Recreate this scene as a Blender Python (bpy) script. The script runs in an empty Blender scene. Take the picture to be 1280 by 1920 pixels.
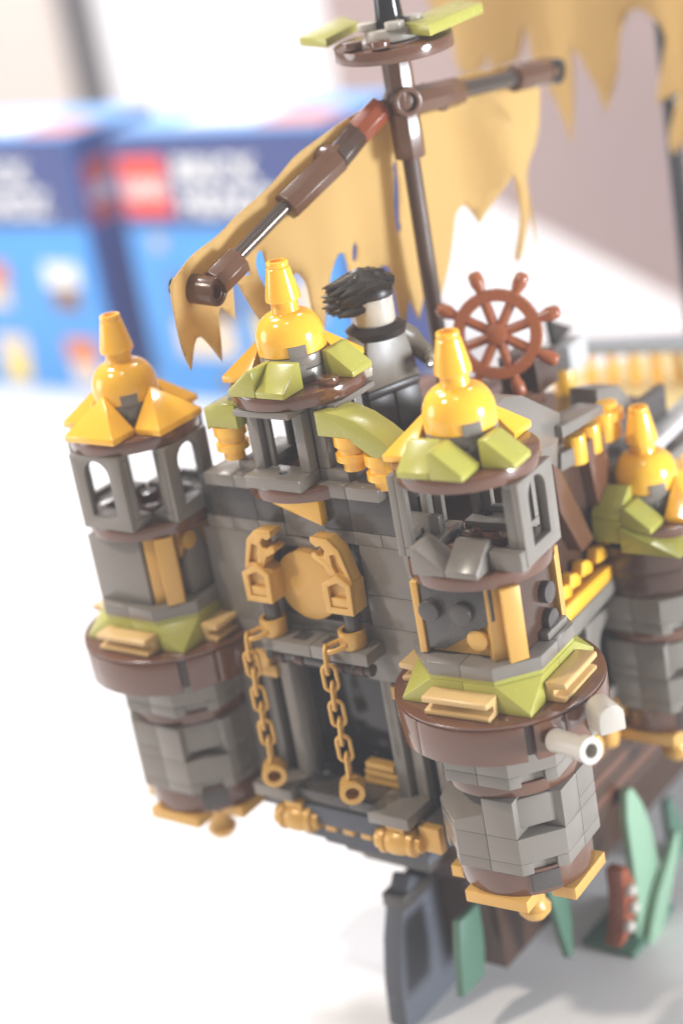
import bpy, bmesh, math, random
from mathutils import Vector, Matrix
from mathutils.geometry import delaunay_2d_cdt
random.seed(7)
S = 0.001                      # everything below is measured in millimetres
C = bpy.context.scene.collection
scn = bpy.context.scene

# ------------------------------------------------------------------ camera
CAM = Vector((314.767, -312.627, 142.027)); YAW, PITCH, ROLL, FPX = 0.68428, 0.37859, -0.17841, 3538.55
Fw = Vector((-math.sin(YAW)*math.cos(PITCH), math.cos(YAW)*math.cos(PITCH), -math.sin(PITCH)))
R0 = Vector((math.cos(YAW), math.sin(YAW), 0)); U0 = R0.cross(Fw)
Rt = math.cos(ROLL)*R0 + math.sin(ROLL)*U0; Up = -math.sin(ROLL)*R0 + math.cos(ROLL)*U0
cam = bpy.data.cameras.new('camera'); camo = bpy.data.objects.new('camera', cam); C.objects.link(camo)
camo.matrix_world = Matrix(((Rt.x, Up.x, -Fw.x, CAM.x*S), (Rt.y, Up.y, -Fw.y, CAM.y*S), (Rt.z, Up.z, -Fw.z, CAM.z*S), (0, 0, 0, 1)))
cam.sensor_fit = 'VERTICAL'; cam.sensor_height = 36; cam.sensor_width = 24; cam.lens = FPX/1920*36
cam.clip_start = 0.02; cam.clip_end = 50
cam.dof.use_dof = True; cam.dof.focus_distance = 0.424; cam.dof.aperture_fstop = 6.2
scn.camera = camo

# ------------------------------------------------------------------ world, lamps, exposure
w = bpy.data.worlds.new('World'); scn.world = w; w.use_nodes = True
w.node_tree.nodes['Background'].inputs[0].default_value = (1.0, 0.965, 0.93, 1)
w.node_tree.nodes['Background'].inputs[1].default_value = 0.34
def lamp(name, loc, target, size, watts, col):
    l = bpy.data.lights.new(name, 'AREA'); l.shape = 'DISK'; l.size = size; l.energy = watts; l.color = col
    o = bpy.data.objects.new(name, l); C.objects.link(o); o.location = loc
    o.rotation_euler = (Vector(target)-Vector(loc)).to_track_quat('-Z', 'Y').to_euler()
lamp('ceiling_or_fill_lamp', (-0.45, -0.75, 1.25), (0.02, 0, -0.05), 0.10, 15, (1, 0.90, 0.78))
lamp('ceiling_or_fill_lamp', (0.25, -0.35, 1.45), (0.05, 0, -0.05), 0.12, 2.2, (1, 0.95, 0.88))
lamp('ceiling_or_fill_lamp', (-0.75, 0.15, 1.25), (-0.35, 0.1, -0.17), 0.22, 20, (0.98, 0.97, 1))
lamp('ceiling_or_fill_lamp', (-0.15, 1.1, 1.35), (0.0, 0.4, -0.17), 0.25, 8, (0.95, 0.97, 1))
lamp('window_or_fill_light', (1.10, 0.22, -0.01), (0.1, 0, -0.04), 0.3, 21, (0.86, 0.92, 1))
lamp('window_or_fill_light', (-1.0, -0.55, 0.15), (0.05, 0, -0.08), 0.6, 5, (0.92, 0.95, 1))  # added softbox at the left, makes a pale reflection; no window known there
lamp('ceiling_or_fill_lamp', (-0.95, 0.75, 0.95), (-1.1, 1.25, -0.12), 0.3, 16, (1, 0.98, 1))  # added lamp brightening the back wall, no such fixture known
scn.view_settings.view_transform = 'Standard'; scn.view_settings.look = 'None'
scn.view_settings.exposure = 0.0; scn.view_settings.gamma = 1.0
scn.view_settings.use_curve_mapping = False

# ------------------------------------------------------------------ pixel helpers (photograph pixels, 1280 x 1920)
def ray(px): return Rt*((px[0]-640)/FPX) - Up*((px[1]-960)/FPX) + Fw
def un(px, axis, val):
    d = ray(px); return CAM + d*((val-CAM[axis])/d[axis])
def ud(px, depth): return CAM + ray(px)*depth

# ------------------------------------------------------------------ materials
def mat(name, col, rough=0.25, metal=0.0, spec=0.5, var=0.06, bump=0.0, bscale=900, coat=0.0, trans=0.0):
    m = bpy.data.materials.new(name); m.use_nodes = True; nt = m.node_tree; b = nt.nodes['Principled BSDF']
    b.inputs['Roughness'].default_value = rough; b.inputs['Metallic'].default_value = metal
    b.inputs['Specular IOR Level'].default_value = spec; b.inputs['Coat Weight'].default_value = coat
    b.inputs['Transmission Weight'].default_value = trans
    tc = nt.nodes.new('ShaderNodeTexCoord'); n = nt.nodes.new('ShaderNodeTexNoise'); n.inputs['Scale'].default_value = 60; n.inputs['Detail'].default_value = 2
    nt.links.new(tc.outputs['Object'], n.inputs['Vector'])
    oi = nt.nodes.new('ShaderNodeObjectInfo')
    ad = nt.nodes.new('ShaderNodeMath'); ad.operation = 'ADD'; sc = nt.nodes.new('ShaderNodeMath'); sc.operation = 'MULTIPLY'; sc.inputs[1].default_value = 0.5; nt.links.new(n.outputs['Fac'], sc.inputs[0]); nt.links.new(sc.outputs[0], ad.inputs[0]); nt.links.new(oi.outputs['Random'], ad.inputs[1])
    mr = nt.nodes.new('ShaderNodeMapRange'); mr.inputs[1].default_value = 0.1; mr.inputs[2].default_value = 1.4; mr.inputs[3].default_value = 1-var; mr.inputs[4].default_value = 1+var
    nt.links.new(ad.outputs[0], mr.inputs[0])
    mx = nt.nodes.new('ShaderNodeVectorMath'); mx.operation = 'SCALE'; mx.inputs[0].default_value = col[:3]
    nt.links.new(mr.outputs[0], mx.inputs['Scale']); nt.links.new(mx.outputs[0], b.inputs['Base Color'])
    if var == 0.06:
        vo = nt.nodes.new('ShaderNodeTexVoronoi'); vo.inputs['Scale'].default_value = 260; nt.links.new(tc.outputs['Object'], vo.inputs['Vector'])
        sp_ = nt.nodes.new('ShaderNodeSeparateColor'); nt.links.new(vo.outputs['Color'], sp_.inputs[0])
        g1 = nt.nodes.new('ShaderNodeMath'); g1.operation = 'GREATER_THAN'; g1.inputs[1].default_value = 0.9; nt.links.new(sp_.outputs[0], g1.inputs[0])
        g2 = nt.nodes.new('ShaderNodeMath'); g2.operation = 'LESS_THAN'; g2.inputs[1].default_value = 0.045; nt.links.new(vo.outputs['Distance'], g2.inputs[0])
        g3 = nt.nodes.new('ShaderNodeMath'); g3.operation = 'MULTIPLY'; nt.links.new(g1.outputs[0], g3.inputs[0]); nt.links.new(g2.outputs[0], g3.inputs[1])
        dm = nt.nodes.new('ShaderNodeMix'); dm.data_type = 'RGBA'; dm.inputs[7].default_value = (0.55, 0.53, 0.5, 1)
        nt.links.new(g3.outputs[0], dm.inputs[0]); nt.links.new(mx.outputs[0], dm.inputs[6]); nt.links.new(dm.outputs[2], b.inputs['Base Color'])
    # fine scuffs and dust change the gloss a little
    n2 = nt.nodes.new('ShaderNodeTexNoise'); n2.inputs['Scale'].default_value = 420; n2.inputs['Detail'].default_value = 6; nt.links.new(tc.outputs['Object'], n2.inputs['Vector'])
    r2 = nt.nodes.new('ShaderNodeMapRange'); r2.inputs[1].default_value = 0.35; r2.inputs[2].default_value = 0.75; r2.inputs[3].default_value = rough*0.95; r2.inputs[4].default_value = min(1, rough*1.2)
    nt.links.new(n2.outputs['Fac'], r2.inputs[0]); nt.links.new(r2.outputs[0], b.inputs['Roughness'])
    if bump:
        n3 = nt.nodes.new('ShaderNodeTexNoise'); n3.inputs['Scale'].default_value = bscale; nt.links.new(tc.outputs['Object'], n3.inputs['Vector'])
        bp = nt.nodes.new('ShaderNodeBump'); bp.inputs['Strength'].default_value = bump; bp.inputs['Distance'].default_value = 0.0003
        nt.links.new(n3.outputs['Fac'], bp.inputs['Height']); nt.links.new(bp.outputs[0], b.inputs['Normal'])
    return m
M = dict(
 grey=mat('grey_plastic', (0.190, 0.168, 0.142), 0.22, bump=0.04),
 dark=mat('dark_grey_plastic', (0.060, 0.052, 0.046), 0.28, bump=0.04),
 lgrey=mat('light_grey_plastic', (0.50, 0.50, 0.50), 0.25),
 railgrey=mat('rail_grey_plastic', (0.30, 0.32, 0.35), 0.25),
 stone=mat('pale_stone_plastic', (0.46, 0.42, 0.36), 0.3),
 yellow=mat('warm_yellow_plastic', (0.90, 0.47, 0.034), 0.16, bump=0.02, coat=0.3),
 gold=mat('pearl_gold_plastic', (0.60, 0.335, 0.075), 0.30, metal=0.12),
 tan=mat('tan_plastic', (0.58, 0.38, 0.15), 0.32),
 olive=mat('olive_plastic', (0.38, 0.36, 0.070), 0.24, bump=0.03),
 brown=mat('red_brown_plastic', (0.125, 0.052, 0.028), 0.13, spec=0.6, coat=0.3),
 dbrown=mat('dark_brown_plastic', (0.060, 0.030, 0.018), 0.22),
 mast=mat('mast_brown_plastic', (0.115, 0.052, 0.026), 0.22),
 pole=mat('pole_brown_plastic', (0.085, 0.045, 0.026), 0.45),
 red=mat('rust_red_plastic', (0.23, 0.05, 0.015), 0.25),
 wheel=mat('wheel_brown_plastic', (0.30, 0.085, 0.03), 0.25),
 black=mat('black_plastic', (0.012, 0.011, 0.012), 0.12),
 axle=mat('gunmetal_plastic', (0.10, 0.075, 0.06), 0.12, metal=0.5),
 deck=mat('pale_deck_plastic', (0.62, 0.47, 0.20), 0.35),
 blue=mat('slate_plastic', (0.085, 0.09, 0.105), 0.55, spec=0.3),
 green=mat('sea_green_plastic', (0.22, 0.36, 0.24), 0.35),
 dgreen=mat('dark_green_plastic', (0.07, 0.15, 0.10), 0.35),
 skin=mat('bone_plastic', (0.50, 0.45, 0.37), 0.10, coat=0.6),
 hair=mat('hair_plastic', (0.020, 0.013, 0.009), 0.35),
 coat=mat('coat_plastic', (0.165, 0.135, 0.098), 0.35),
 trouser=mat('trouser_plastic', (0.05, 0.038, 0.03), 0.35),
)
def cloth_mat():
    m = mat('sail_cloth', (0.66, 0.46, 0.185), 0.85, spec=0.15, var=0.05); nt = m.node_tree; b = nt.nodes['Principled BSDF']
    tc = nt.nodes.new('ShaderNodeTexCoord'); hs = []
    for a in (0.6, -0.97):
        mp = nt.nodes.new('ShaderNodeMapping'); mp.inputs['Rotation'].default_value = (a*0.5, a, a*0.3); nt.links.new(tc.outputs['Object'], mp.inputs[0])
        wv = nt.nodes.new('ShaderNodeTexWave'); wv.inputs['Scale'].default_value = 1500; wv.inputs['Distortion'].default_value = 0.6; nt.links.new(mp.outputs[0], wv.inputs[0]); hs.append(wv)
    ad = nt.nodes.new('ShaderNodeMath'); ad.operation = 'MULTIPLY'; nt.links.new(hs[0].outputs['Fac'], ad.inputs[0]); nt.links.new(hs[1].outputs['Fac'], ad.inputs[1])
    bp = nt.nodes.new('ShaderNodeBump'); bp.inputs['Strength'].default_value = 0.25; bp.inputs['Distance'].default_value = 0.0002
    nt.links.new(ad.outputs[0], bp.inputs['Height']); nt.links.new(bp.outputs[0], b.inputs['Normal'])
    tr = nt.nodes.new('ShaderNodeBsdfTranslucent'); tr.inputs[0].default_value = (0.72, 0.52, 0.23, 1)
    ms = nt.nodes.new('ShaderNodeMixShader'); ms.inputs[0].default_value = 0.4
    nt.links.new(b.outputs[0], ms.inputs[1]); nt.links.new(tr.outputs[0], ms.inputs[2]); nt.links.new(ms.outputs[0], nt.nodes['Material Output'].inputs[0])
    return m
M['cloth'] = cloth_mat()

# ------------------------------------------------------------------ mesh helpers (millimetres)
def box(bm, x0, x1, y0, y1, z0, z1):
    v = [bm.verts.new((x, y, z)) for z in (z0, z1) for x, y in ((x0, y0), (x1, y0), (x1, y1), (x0, y1))]
    for f in ((3, 2, 1, 0), (4, 5, 6, 7), (0, 1, 5, 4), (1, 2, 6, 5), (2, 3, 7, 6), (3, 0, 4, 7)): bm.faces.new([v[i] for i in f])
def ax(axis, u, v, t):
    return {'X': (t, u, v), 'Y': (u, t, v), 'Z': (u, v, t)}[axis]
def prism(bm, poly, axis, lo, hi):
    a = [bm.verts.new(ax(axis, u, v, lo)) for u, v in poly]; b = [bm.verts.new(ax(axis, u, v, hi)) for u, v in poly]; n = len(poly)
    bm.faces.new(a); bm.faces.new(b[::-1])
    for i in range(n): bm.faces.new((a[i], b[i], b[(i+1) % n], a[(i+1) % n]))
def solid(bm, pts, faces):
    v = [bm.verts.new(p) for p in pts]
    for f in faces: bm.faces.new([v[i] for i in f])
def hull(bm, pts):
    v = [bm.verts.new(p) for p in pts]
    r = bmesh.ops.convex_hull(bm, input=v)
    bmesh.ops.dissolve_limit(bm, angle_limit=0.02, verts=bm.verts, edges=bm.edges)
def lathe(bm, prof, seg=32, c=(0, 0, 0), axis='Z', a0=0.0, a1=2*math.pi):
    full = abs(a1-a0-2*math.pi) < 1e-6; n = seg if full else seg+1; rings = []
    for r, t in prof:
        ring = []
        for i in range(n):
            a = a0+(a1-a0)*i/seg; u, v = r*math.cos(a), r*math.sin(a)
            p = ax(axis, u, v, t); ring.append(bm.verts.new((p[0]+c[0], p[1]+c[1], p[2]+c[2])))
        rings.append(ring)
    for k in range(len(rings)-1):
        for i in range(n if full else n-1):
            j = (i+1) % n; q = [rings[k][i], rings[k][j], rings[k+1][j], rings[k+1][i]]
            bm.faces.new(q)
    if full:
        if prof[0][0] > 0 and prof[0] != prof[-1]: bm.faces.new(rings[0][::-1]); bm.faces.new(rings[-1])
    else:
        bm.faces.new([r[0] for r in rings]); bm.faces.new([r[-1] for r in rings][::-1])
def cyl(bm, c, axis, r, lo, hi, seg=24): lathe(bm, [(r, lo), (r, hi)], seg, c, axis)
def ringm(bm, c, axis, r0, r1, lo, hi, seg=32, a0=0.0, a1=2*math.pi):
    lathe(bm, [(r0, lo), (r1, lo), (r1, hi), (r0, hi)] + ([(r0, lo)] if abs(a1-a0-2*math.pi) < 1e-6 else []), seg, c, axis, a0, a1)
def rod(bm, p, q, r, seg=16, r2=None):
    p, q = Vector(p), Vector(q); d = (q-p); rot = d.to_track_quat('Z', 'Y').to_matrix(); r2 = r if r2 is None else r2
    a = [bm.verts.new(p+rot @ Vector((r*math.cos(2*math.pi*i/seg), r*math.sin(2*math.pi*i/seg), 0))) for i in range(seg)]
    b = [bm.verts.new(q+rot @ Vector((r2*math.cos(2*math.pi*i/seg), r2*math.sin(2*math.pi*i/seg), 0))) for i in range(seg)]
    bm.faces.new(a[::-1]); bm.faces.new(b)
    for i in range(seg): bm.faces.new((a[i], a[(i+1) % seg], b[(i+1) % seg], b[i]))
def tube(bm, pts, r, seg=10, closed=False):
    pts = [Vector(p) for p in pts]; n = len(pts); rings = []; prev = None
    for i, p in enumerate(pts):
        t = (pts[(i+1) % n]-pts[i-1]) if closed else (pts[min(i+1, n-1)]-pts[max(i-1, 0)])
        t.normalize(); u = (prev - t*prev.dot(t)) if prev else t.orthogonal(); u.normalize(); prev = u; v = t.cross(u)
        rr = r[i] if isinstance(r, (list, tuple)) else r
        rings.append([bm.verts.new(p+(u*math.cos(2*math.pi*k/seg)+v*math.sin(2*math.pi*k/seg))*rr) for k in range(seg)])
    for i in range(n if closed else n-1):
        a, b = rings[i], rings[(i+1) % n]
        off = 0
        if closed and i == n-1:
            off = min(range(seg), key=lambda o: (a[0].co-b[o].co).length)
        for k in range(seg): bm.faces.new((a[k], a[(k+1) % seg], b[(k+1+off) % seg], b[(k+off) % seg]))
    if not closed: bm.faces.new(rings[0][::-1]); bm.faces.new(rings[-1])
def finish(bm, bev):
    bmesh.ops.recalc_face_normals(bm, faces=bm.faces)
    if bev:
        es = [e for e in bm.edges if len(e.link_faces) == 2 and e.calc_face_angle(0) > 0.6]
        if es: bmesh.ops.bevel(bm, geom=es, offset=bev, segments=2, profile=0.5, affect='EDGES', clamp_overlap=True)
def mesh(name, bm, bev=0.22, ang=0.6):
    finish(bm, bev); bmesh.ops.scale(bm, vec=(S, S, S), verts=bm.verts)
    me = bpy.data.meshes.new(name); bm.to_mesh(me); bm.free()
    for p in me.polygons: p.use_smooth = True
    me.set_sharp_from_angle(angle=ang)
    return me
def put(name, me, m, parent=None, loc=(0, 0, 0), rz=0.0, rot=None):
    o = bpy.data.objects.new(name, me); C.objects.link(o); o.parent = parent
    o.location = Vector(loc)*S; o.rotation_euler = rot if rot else (0, 0, rz)
    if me is not None and m is not None and not me.materials: me.materials.append(M[m] if isinstance(m, str) else m)
    return o
def piece(name, m, parent, build, loc=(0, 0, 0), rz=0.0, bev=0.22, rot=None, ang=0.6):
    bm = bmesh.new(); build(bm); return put(name, mesh(name, bm, bev, ang), m, parent, loc, rz, rot)
def empty(name, loc=(0, 0, 0), parent=None):
    o = bpy.data.objects.new(name, None); C.objects.link(o); o.location = Vector(loc)*S; o.parent = parent; o.empty_display_size = 0.01; return o
def tag(o, label, cat, group=None):
    o['label'] = label; o['category'] = cat
    if group: o['group'] = group
    return o
def struct(o): o['kind'] = 'structure'; return o
Q = math.pi/2

# ------------------------------------------------------------------ the setting: table, back wall, posts, cabinet
TZ = -170.0
M['table'] = mat('white_table', (0.74, 0.725, 0.715), 0.45, spec=0.3, var=0.05)
M['wall'] = mat('pale_wall', (0.80, 0.79, 0.80), 0.8, spec=0.2, var=0.02)
M['beige'] = mat('beige_wall', (0.62, 0.54, 0.48), 0.8, spec=0.2, var=0.03)
M['post'] = mat('grey_post', (0.055, 0.045, 0.045), 0.5, var=0.05)
M['cabinet'] = mat('mauve_cabinet', (0.30, 0.205, 0.185), 0.5, var=0.12)
struct(piece('table_top', 'table', None, lambda b: box(b, -2600, 1200, -700, 2600, TZ-30, TZ), bev=0))

# ------------------------------------------------------------------ brick shapes shared by the towers (local: tower axis at 0,0; roof plate top at z = 0)
SH = {}
def shape(key, build, bev=0.22, ang=0.6):
    if key not in SH:
        bm = bmesh.new(); build(bm); SH[key] = mesh(key, bm, bev, ang)
    return SH[key]
def mm(key, m):            # a mesh per (shape, material)
    k = key+'_'+m
    if k not in SH:
        SH[k] = SH[key].copy(); SH[k].materials.clear(); SH[k].materials.append(M[m])
    return SH[k]
def sp(name, key, m, parent, loc=(0, 0, 0), rz=0.0, rot=None): return put(name, mm(key, m), None, parent, loc, rz, rot)

def stud(b, x, y, z, r=2.4, h=1.7): cyl(b, (x, y, 0), 'Z', r, z, z+h, 20)
shape('round_plate', lambda b: lathe(b, [(16, -3.2), (16, 0)], 64))
def s_small_round(b): lathe(b, [(7.9, 0), (7.9, 3.1)], 40)
shape('small_round', s_small_round)
def s_dome(b):
    pr = [(7.7, 6.4), (7.95, 6.5), (7.98, 9.3)]
    for i in range(1, 11):
        a = i/10*math.pi/2; pr.append((3.2+(7.98-3.2)*math.cos(a), 9.3+6.2*math.sin(a)))
    pr += [(3.15, 15.6), (3.15, 18.3), (0.01, 18.3)]
    lathe(b, pr, 48)
shape('dome', s_dome, bev=0, ang=0.9)
def s_cone(b): lathe(b, [(0.01, 18.1), (3.8, 18.1), (4.05, 18.3), (4.05, 19.2), (2.72, 25.7), (2.42, 25.9), (2.55, 26.2), (2.55, 27.0), (2.4, 27.25), (1.65, 27.3), (1.6, 27.2), (1.6, 25.0), (0.01, 25.0)], 40)
shape('cone', s_cone, bev=0, ang=0.7)
# tab that fills the notch in the dome, and the notch of the plates under it
shape('dome_tab', lambda b: (box(b, -2.1, 2.1, -8.12, -7.0, 6.2, 9.0), box(b, -1.2, 1.2, -8.14, -7.0, 2.4, 4.4)), bev=0.1)
# three-sided slope, 16 x 8, front edge at y = -16
def s_triple(b):
    solid(b, [(-8, -16, 0), (8, -16, 0), (8, -8, 0), (-8, -8, 0), (-8, -16, 1.5), (8, -16, 1.5), (8, -8, 1.5), (-8, -8, 1.5), (0, -8, 9.6)],
          [(3, 2, 1, 0), (0, 1, 5, 4), (1, 2, 6, 5), (3, 0, 4, 7), (4, 5, 8), (5, 6, 8), (7, 4, 8), (2, 3, 7, 8, 6)])
shape('triple_slope', s_triple, bev=0.18)
# 8 x 8 wedge slope, low edge toward -Y, centred
def s_cheese(b): prism(b, [(-4+.05, 0), (4-.05, 0), (4-.05, 6.3), (2.4, 6.3), (-4+.05, 1.4)], 'X', -3.95, 3.95)
shape('wedge_slope', s_cheese, bev=0.3)
# wall panel with arched opening, outside at y = -16, ledge inward
def arch_hole(n=10):
    return [(-4, -19.0), (4, -19.0), (4, -8.4)] + [(4*math.cos(i/n*math.pi), -8.4+4*math.sin(i/n*math.pi)) for i in range(1, n)] + [(-4, -8.4)]
def framed(b, outer, hole, y0, y1):
    # a plate with a hole: front and back faces triangulated round the hole
    for y in (y0, y1):
        pass
    vs = [(p[0], p[1]) for p in outer]+[(p[0], p[1]) for p in hole]; no, nh = len(outer), len(hole)
    ed = [(i, (i+1) % no) for i in range(no)]+[(no+i, no+(i+1) % nh) for i in range(nh)]
    r = delaunay_2d_cdt([Vector(v) for v in vs], ed, [], 1, 1e-5)
    from mathutils.geometry import intersect_point_tri_2d
    def inside(pt, poly):
        c = False; j = len(poly)-1
        for i in range(len(poly)):
            if (poly[i][1] > pt[1]) != (poly[j][1] > pt[1]) and pt[0] < (poly[j][0]-poly[i][0])*(pt[1]-poly[i][1])/(poly[j][1]-poly[i][1])+poly[i][0]: c = not c
            j = i
        return c
    V = {}
    for y in (y0, y1): V[y] = [b.verts.new((v[0], y, v[1])) for v in r[0]]
    for f in r[2]:
        cx = sum(r[0][i][0] for i in f)/len(f); cz = sum(r[0][i][1] for i in f)/len(f)
        if inside((cx, cz), hole) or not inside((cx, cz), outer): continue
        for y in (y0, y1): b.faces.new([V[y][i] for i in f])
    from collections import Counter
    cnt = Counter()
    for f in b.faces:
        pass
    for e in [e for e in b.edges if len(e.link_faces) == 1 and abs(e.verts[0].co.y-y0) < 1e-6 and abs(e.verts[1].co.y-y0) < 1e-6]:
        i, j = V[y0].index(e.verts[0]), V[y0].index(e.verts[1])
        b.faces.new((V[y0][i], V[y0][j], V[y1][j], V[y1][i]))
    bmesh.ops.recalc_face_normals(b, faces=b.faces)
    bmesh.ops.dissolve_limit(b, angle_limit=0.01, verts=b.verts, edges=b.edges)
def s_panel(b):
    framed(b, [(-8, -22.4), (8, -22.4), (8, -3.2), (-8, -3.2)], arch_hole(), -16, -14.2)
shape('window_panel', s_panel, bev=0.15)
def s_panel_inside(b):
    box(b, -7.95, 7.95, -14.15, -8.1, -22.35, -20.2)          # ledge
    box(b, -7.95, 7.95, -14.15, -12.2, -4.6, -3.3)            # lintel
    for s in (-1, 1): box(b, s*7.95 if s < 0 else 6.4, s*6.4 if s < 0 else 7.95, -14.15, -12.0, -20.15, -4.65)
shape('panel_ledge', s_panel_inside, bev=0.15)
def s_front_frame(b):       # the open frame used on the middle turret: sill sticking out, posts, top rail
    box(b, -8, 8, -16, -8.1, -22.4, -19.4)
    for x in (-8, 5.2): box(b, x, x+2.8, -11.2, -8.2, -19.35, -5.0)
    box(b, -4.6, -3.2, -9.6, -8.3, -19.35, -5.0)
    box(b, -8, 8, -15.6, -8.2, -4.9, -3.4)
shape('turret_frame', s_front_frame, bev=0.18)
shape('pin_hole', lambda b: cyl(b, (0, 0, 0), 'Z', 1.0, -0.25, 0.04, 16), bev=0)
# quarter of an octagonal course: footprint 16 x 16 with its outer corner cut off
FACET = [(0.05, -0.05), (0.05, -16), (8, -16), (16, -8), (16, -0.05)]
def facet(b, z0, z1, notch=True):
    prism(b, FACET, 'Z', z0, z1)
def s_facet_plate(b): facet(b, -3.15, 0)
shape('facet_plate', s_facet_plate, bev=0.15)
def s_facet_brick(b):
    # corner face with a low notch: lower part notched, upper part whole
    prism(b, FACET, 'Z', -6.6, 0)
    c = [(0.05, -0.05), (0.05, -16), (8, -16), (10.0, -14.0), (8.6, -12.6), (12.6, -8.6), (14.0, -10.0), (16, -8), (16, -0.05)]
    prism(b, c, 'Z', -9.55, -6.6)
shape('facet_brick', s_facet_brick, bev=0.15)
def s_facet_cut(b):
    prism(b, [(0.05, -0.05), (0.05, -16), (7.9, -16), (7.9, -9.4), (9.4, -7.9), (16, -7.9), (16, -0.05)], 'Z', -9.55, 0)
shape('facet_cut', s_facet_cut, bev=0.15)
def s_facet_low(b): hull(b, [(0.05, -0.05, -9.55), (0.05, -16, -9.55), (8, -16, -9.55), (16, -8, -9.55), (16, -0.05, -9.55), (0.05, -0.05, -0.1), (0.05, -16, -4.6), (8, -16, -7.2), (16, -8, -7.2), (16, -0.05, -4.2)])
shape('facet_low', s_facet_low, bev=0.12)
def s_corner_block(b): prism(b, [(-4.6, -1.5), (4.6, -1.5), (4.6, 3), (-4.6, 3)], 'Z', -7.4, 0.3)
shape('corner_block', s_corner_block, bev=0.5)
# olive skirt quarter: square foot, octagonal top
def s_skirt(b):
    solid(b, [(0.05, -0.05, -6.4), (0.05, -16, -6.4), (16, -16, -6.4), (16, -0.05, -6.4), (0.05, -0.05, 0), (0.05, -15.7, 0), (8, -15.7, 0), (15.7, -8, 0), (15.7, -0.05, 0), (0.05, -16, -5.6), (16, -16, -5.6), (16, -0.05, -5.6)],
          [(3, 2, 1, 0), (4, 5, 6, 7, 8), (1, 2, 10, 9), (2, 3, 11, 10), (9, 10, 6, 5), (10, 11, 8, 7), (10, 7, 6), (0, 1, 9, 5, 4), (3, 0, 4, 8, 11)])
shape('skirt_slope', s_skirt, bev=0.12)
# rail: H profile, 16 long along X
def s_rail(b):
    prism(b, [(0, 0), (-4.4, 0), (-4.6, 0.35), (-4.6, 1.1), (-1.9, 1.5), (-1.9, 2.9), (-5.0, 3.3), (-5.0, 4.3), (-4.7, 4.6), (0, 4.6)], 'X', -8, 8)
shape('rail', s_rail, bev=0.12)
def ring_seg(a0, a1):
    def f(b): ringm(b, (0, 0, 0), 'Z', 15.5, 24, -8.6, 0, max(6, int((a1-a0)/4)), math.radians(a0+.25), math.radians(a1-.25))
    return f
RINGA = [-113, -50, -27, 65, 155]
for i in range(5):
    a0 = RINGA[i]; a1 = RINGA[i+1] if i < 4 else RINGA[0]+360
    shape('ring%d' % i, ring_seg(a0, a1) if i != 1 else ring_seg(a0+4.5, a1), bev=0.15)
shape('ring_core', lambda b: ringm(b, (0, 0, 0), 'Z', 14, 21.5, -8.4, -0.3, 48), bev=0)
shape('low_plate', lambda b: lathe(b, [(15.6, -3.1), (15.6, 0)], 56), bev=0.15)
shape('low_drum', lambda b: lathe(b, [(15.7, -6.6), (15.7, 0)], 56), bev=0.15)
shape('drum_notch', lambda b: box(b, -3.4, 3.4, -15.9, -13.5, -5.6, -0.8), bev=0.1)
def s_goldq(b): prism(b, [(-8, -16.2), (8, -16.2), (8, -10), (-8, -10)], 'Z', -3.1, 0)
shape('foot_plate', s_goldq, bev=0.2)
shape('foot_knob', lambda b: lathe(b, [(0.01, -12.4), (2.6, -12.2), (3.9, -10.6), (4.0, -9.4), (2.9, -8.0), (2.9, -5), (4.2, -3.2), (6.4, 0.6), (0.01, 0.6)], 36), bev=0, ang=0.7)
shape('side_studs', lambda b: [cyl(b, (x, 0, 0), 'Y', 2.5, -1.8, 0.3, 24) for x in (-4, 4)], bev=0.2)
shape('one_stud', lambda b: cyl(b, (0, 0, 0), 'Y', 2.5, -1.8, 0.3, 24), bev=0.2)

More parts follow.
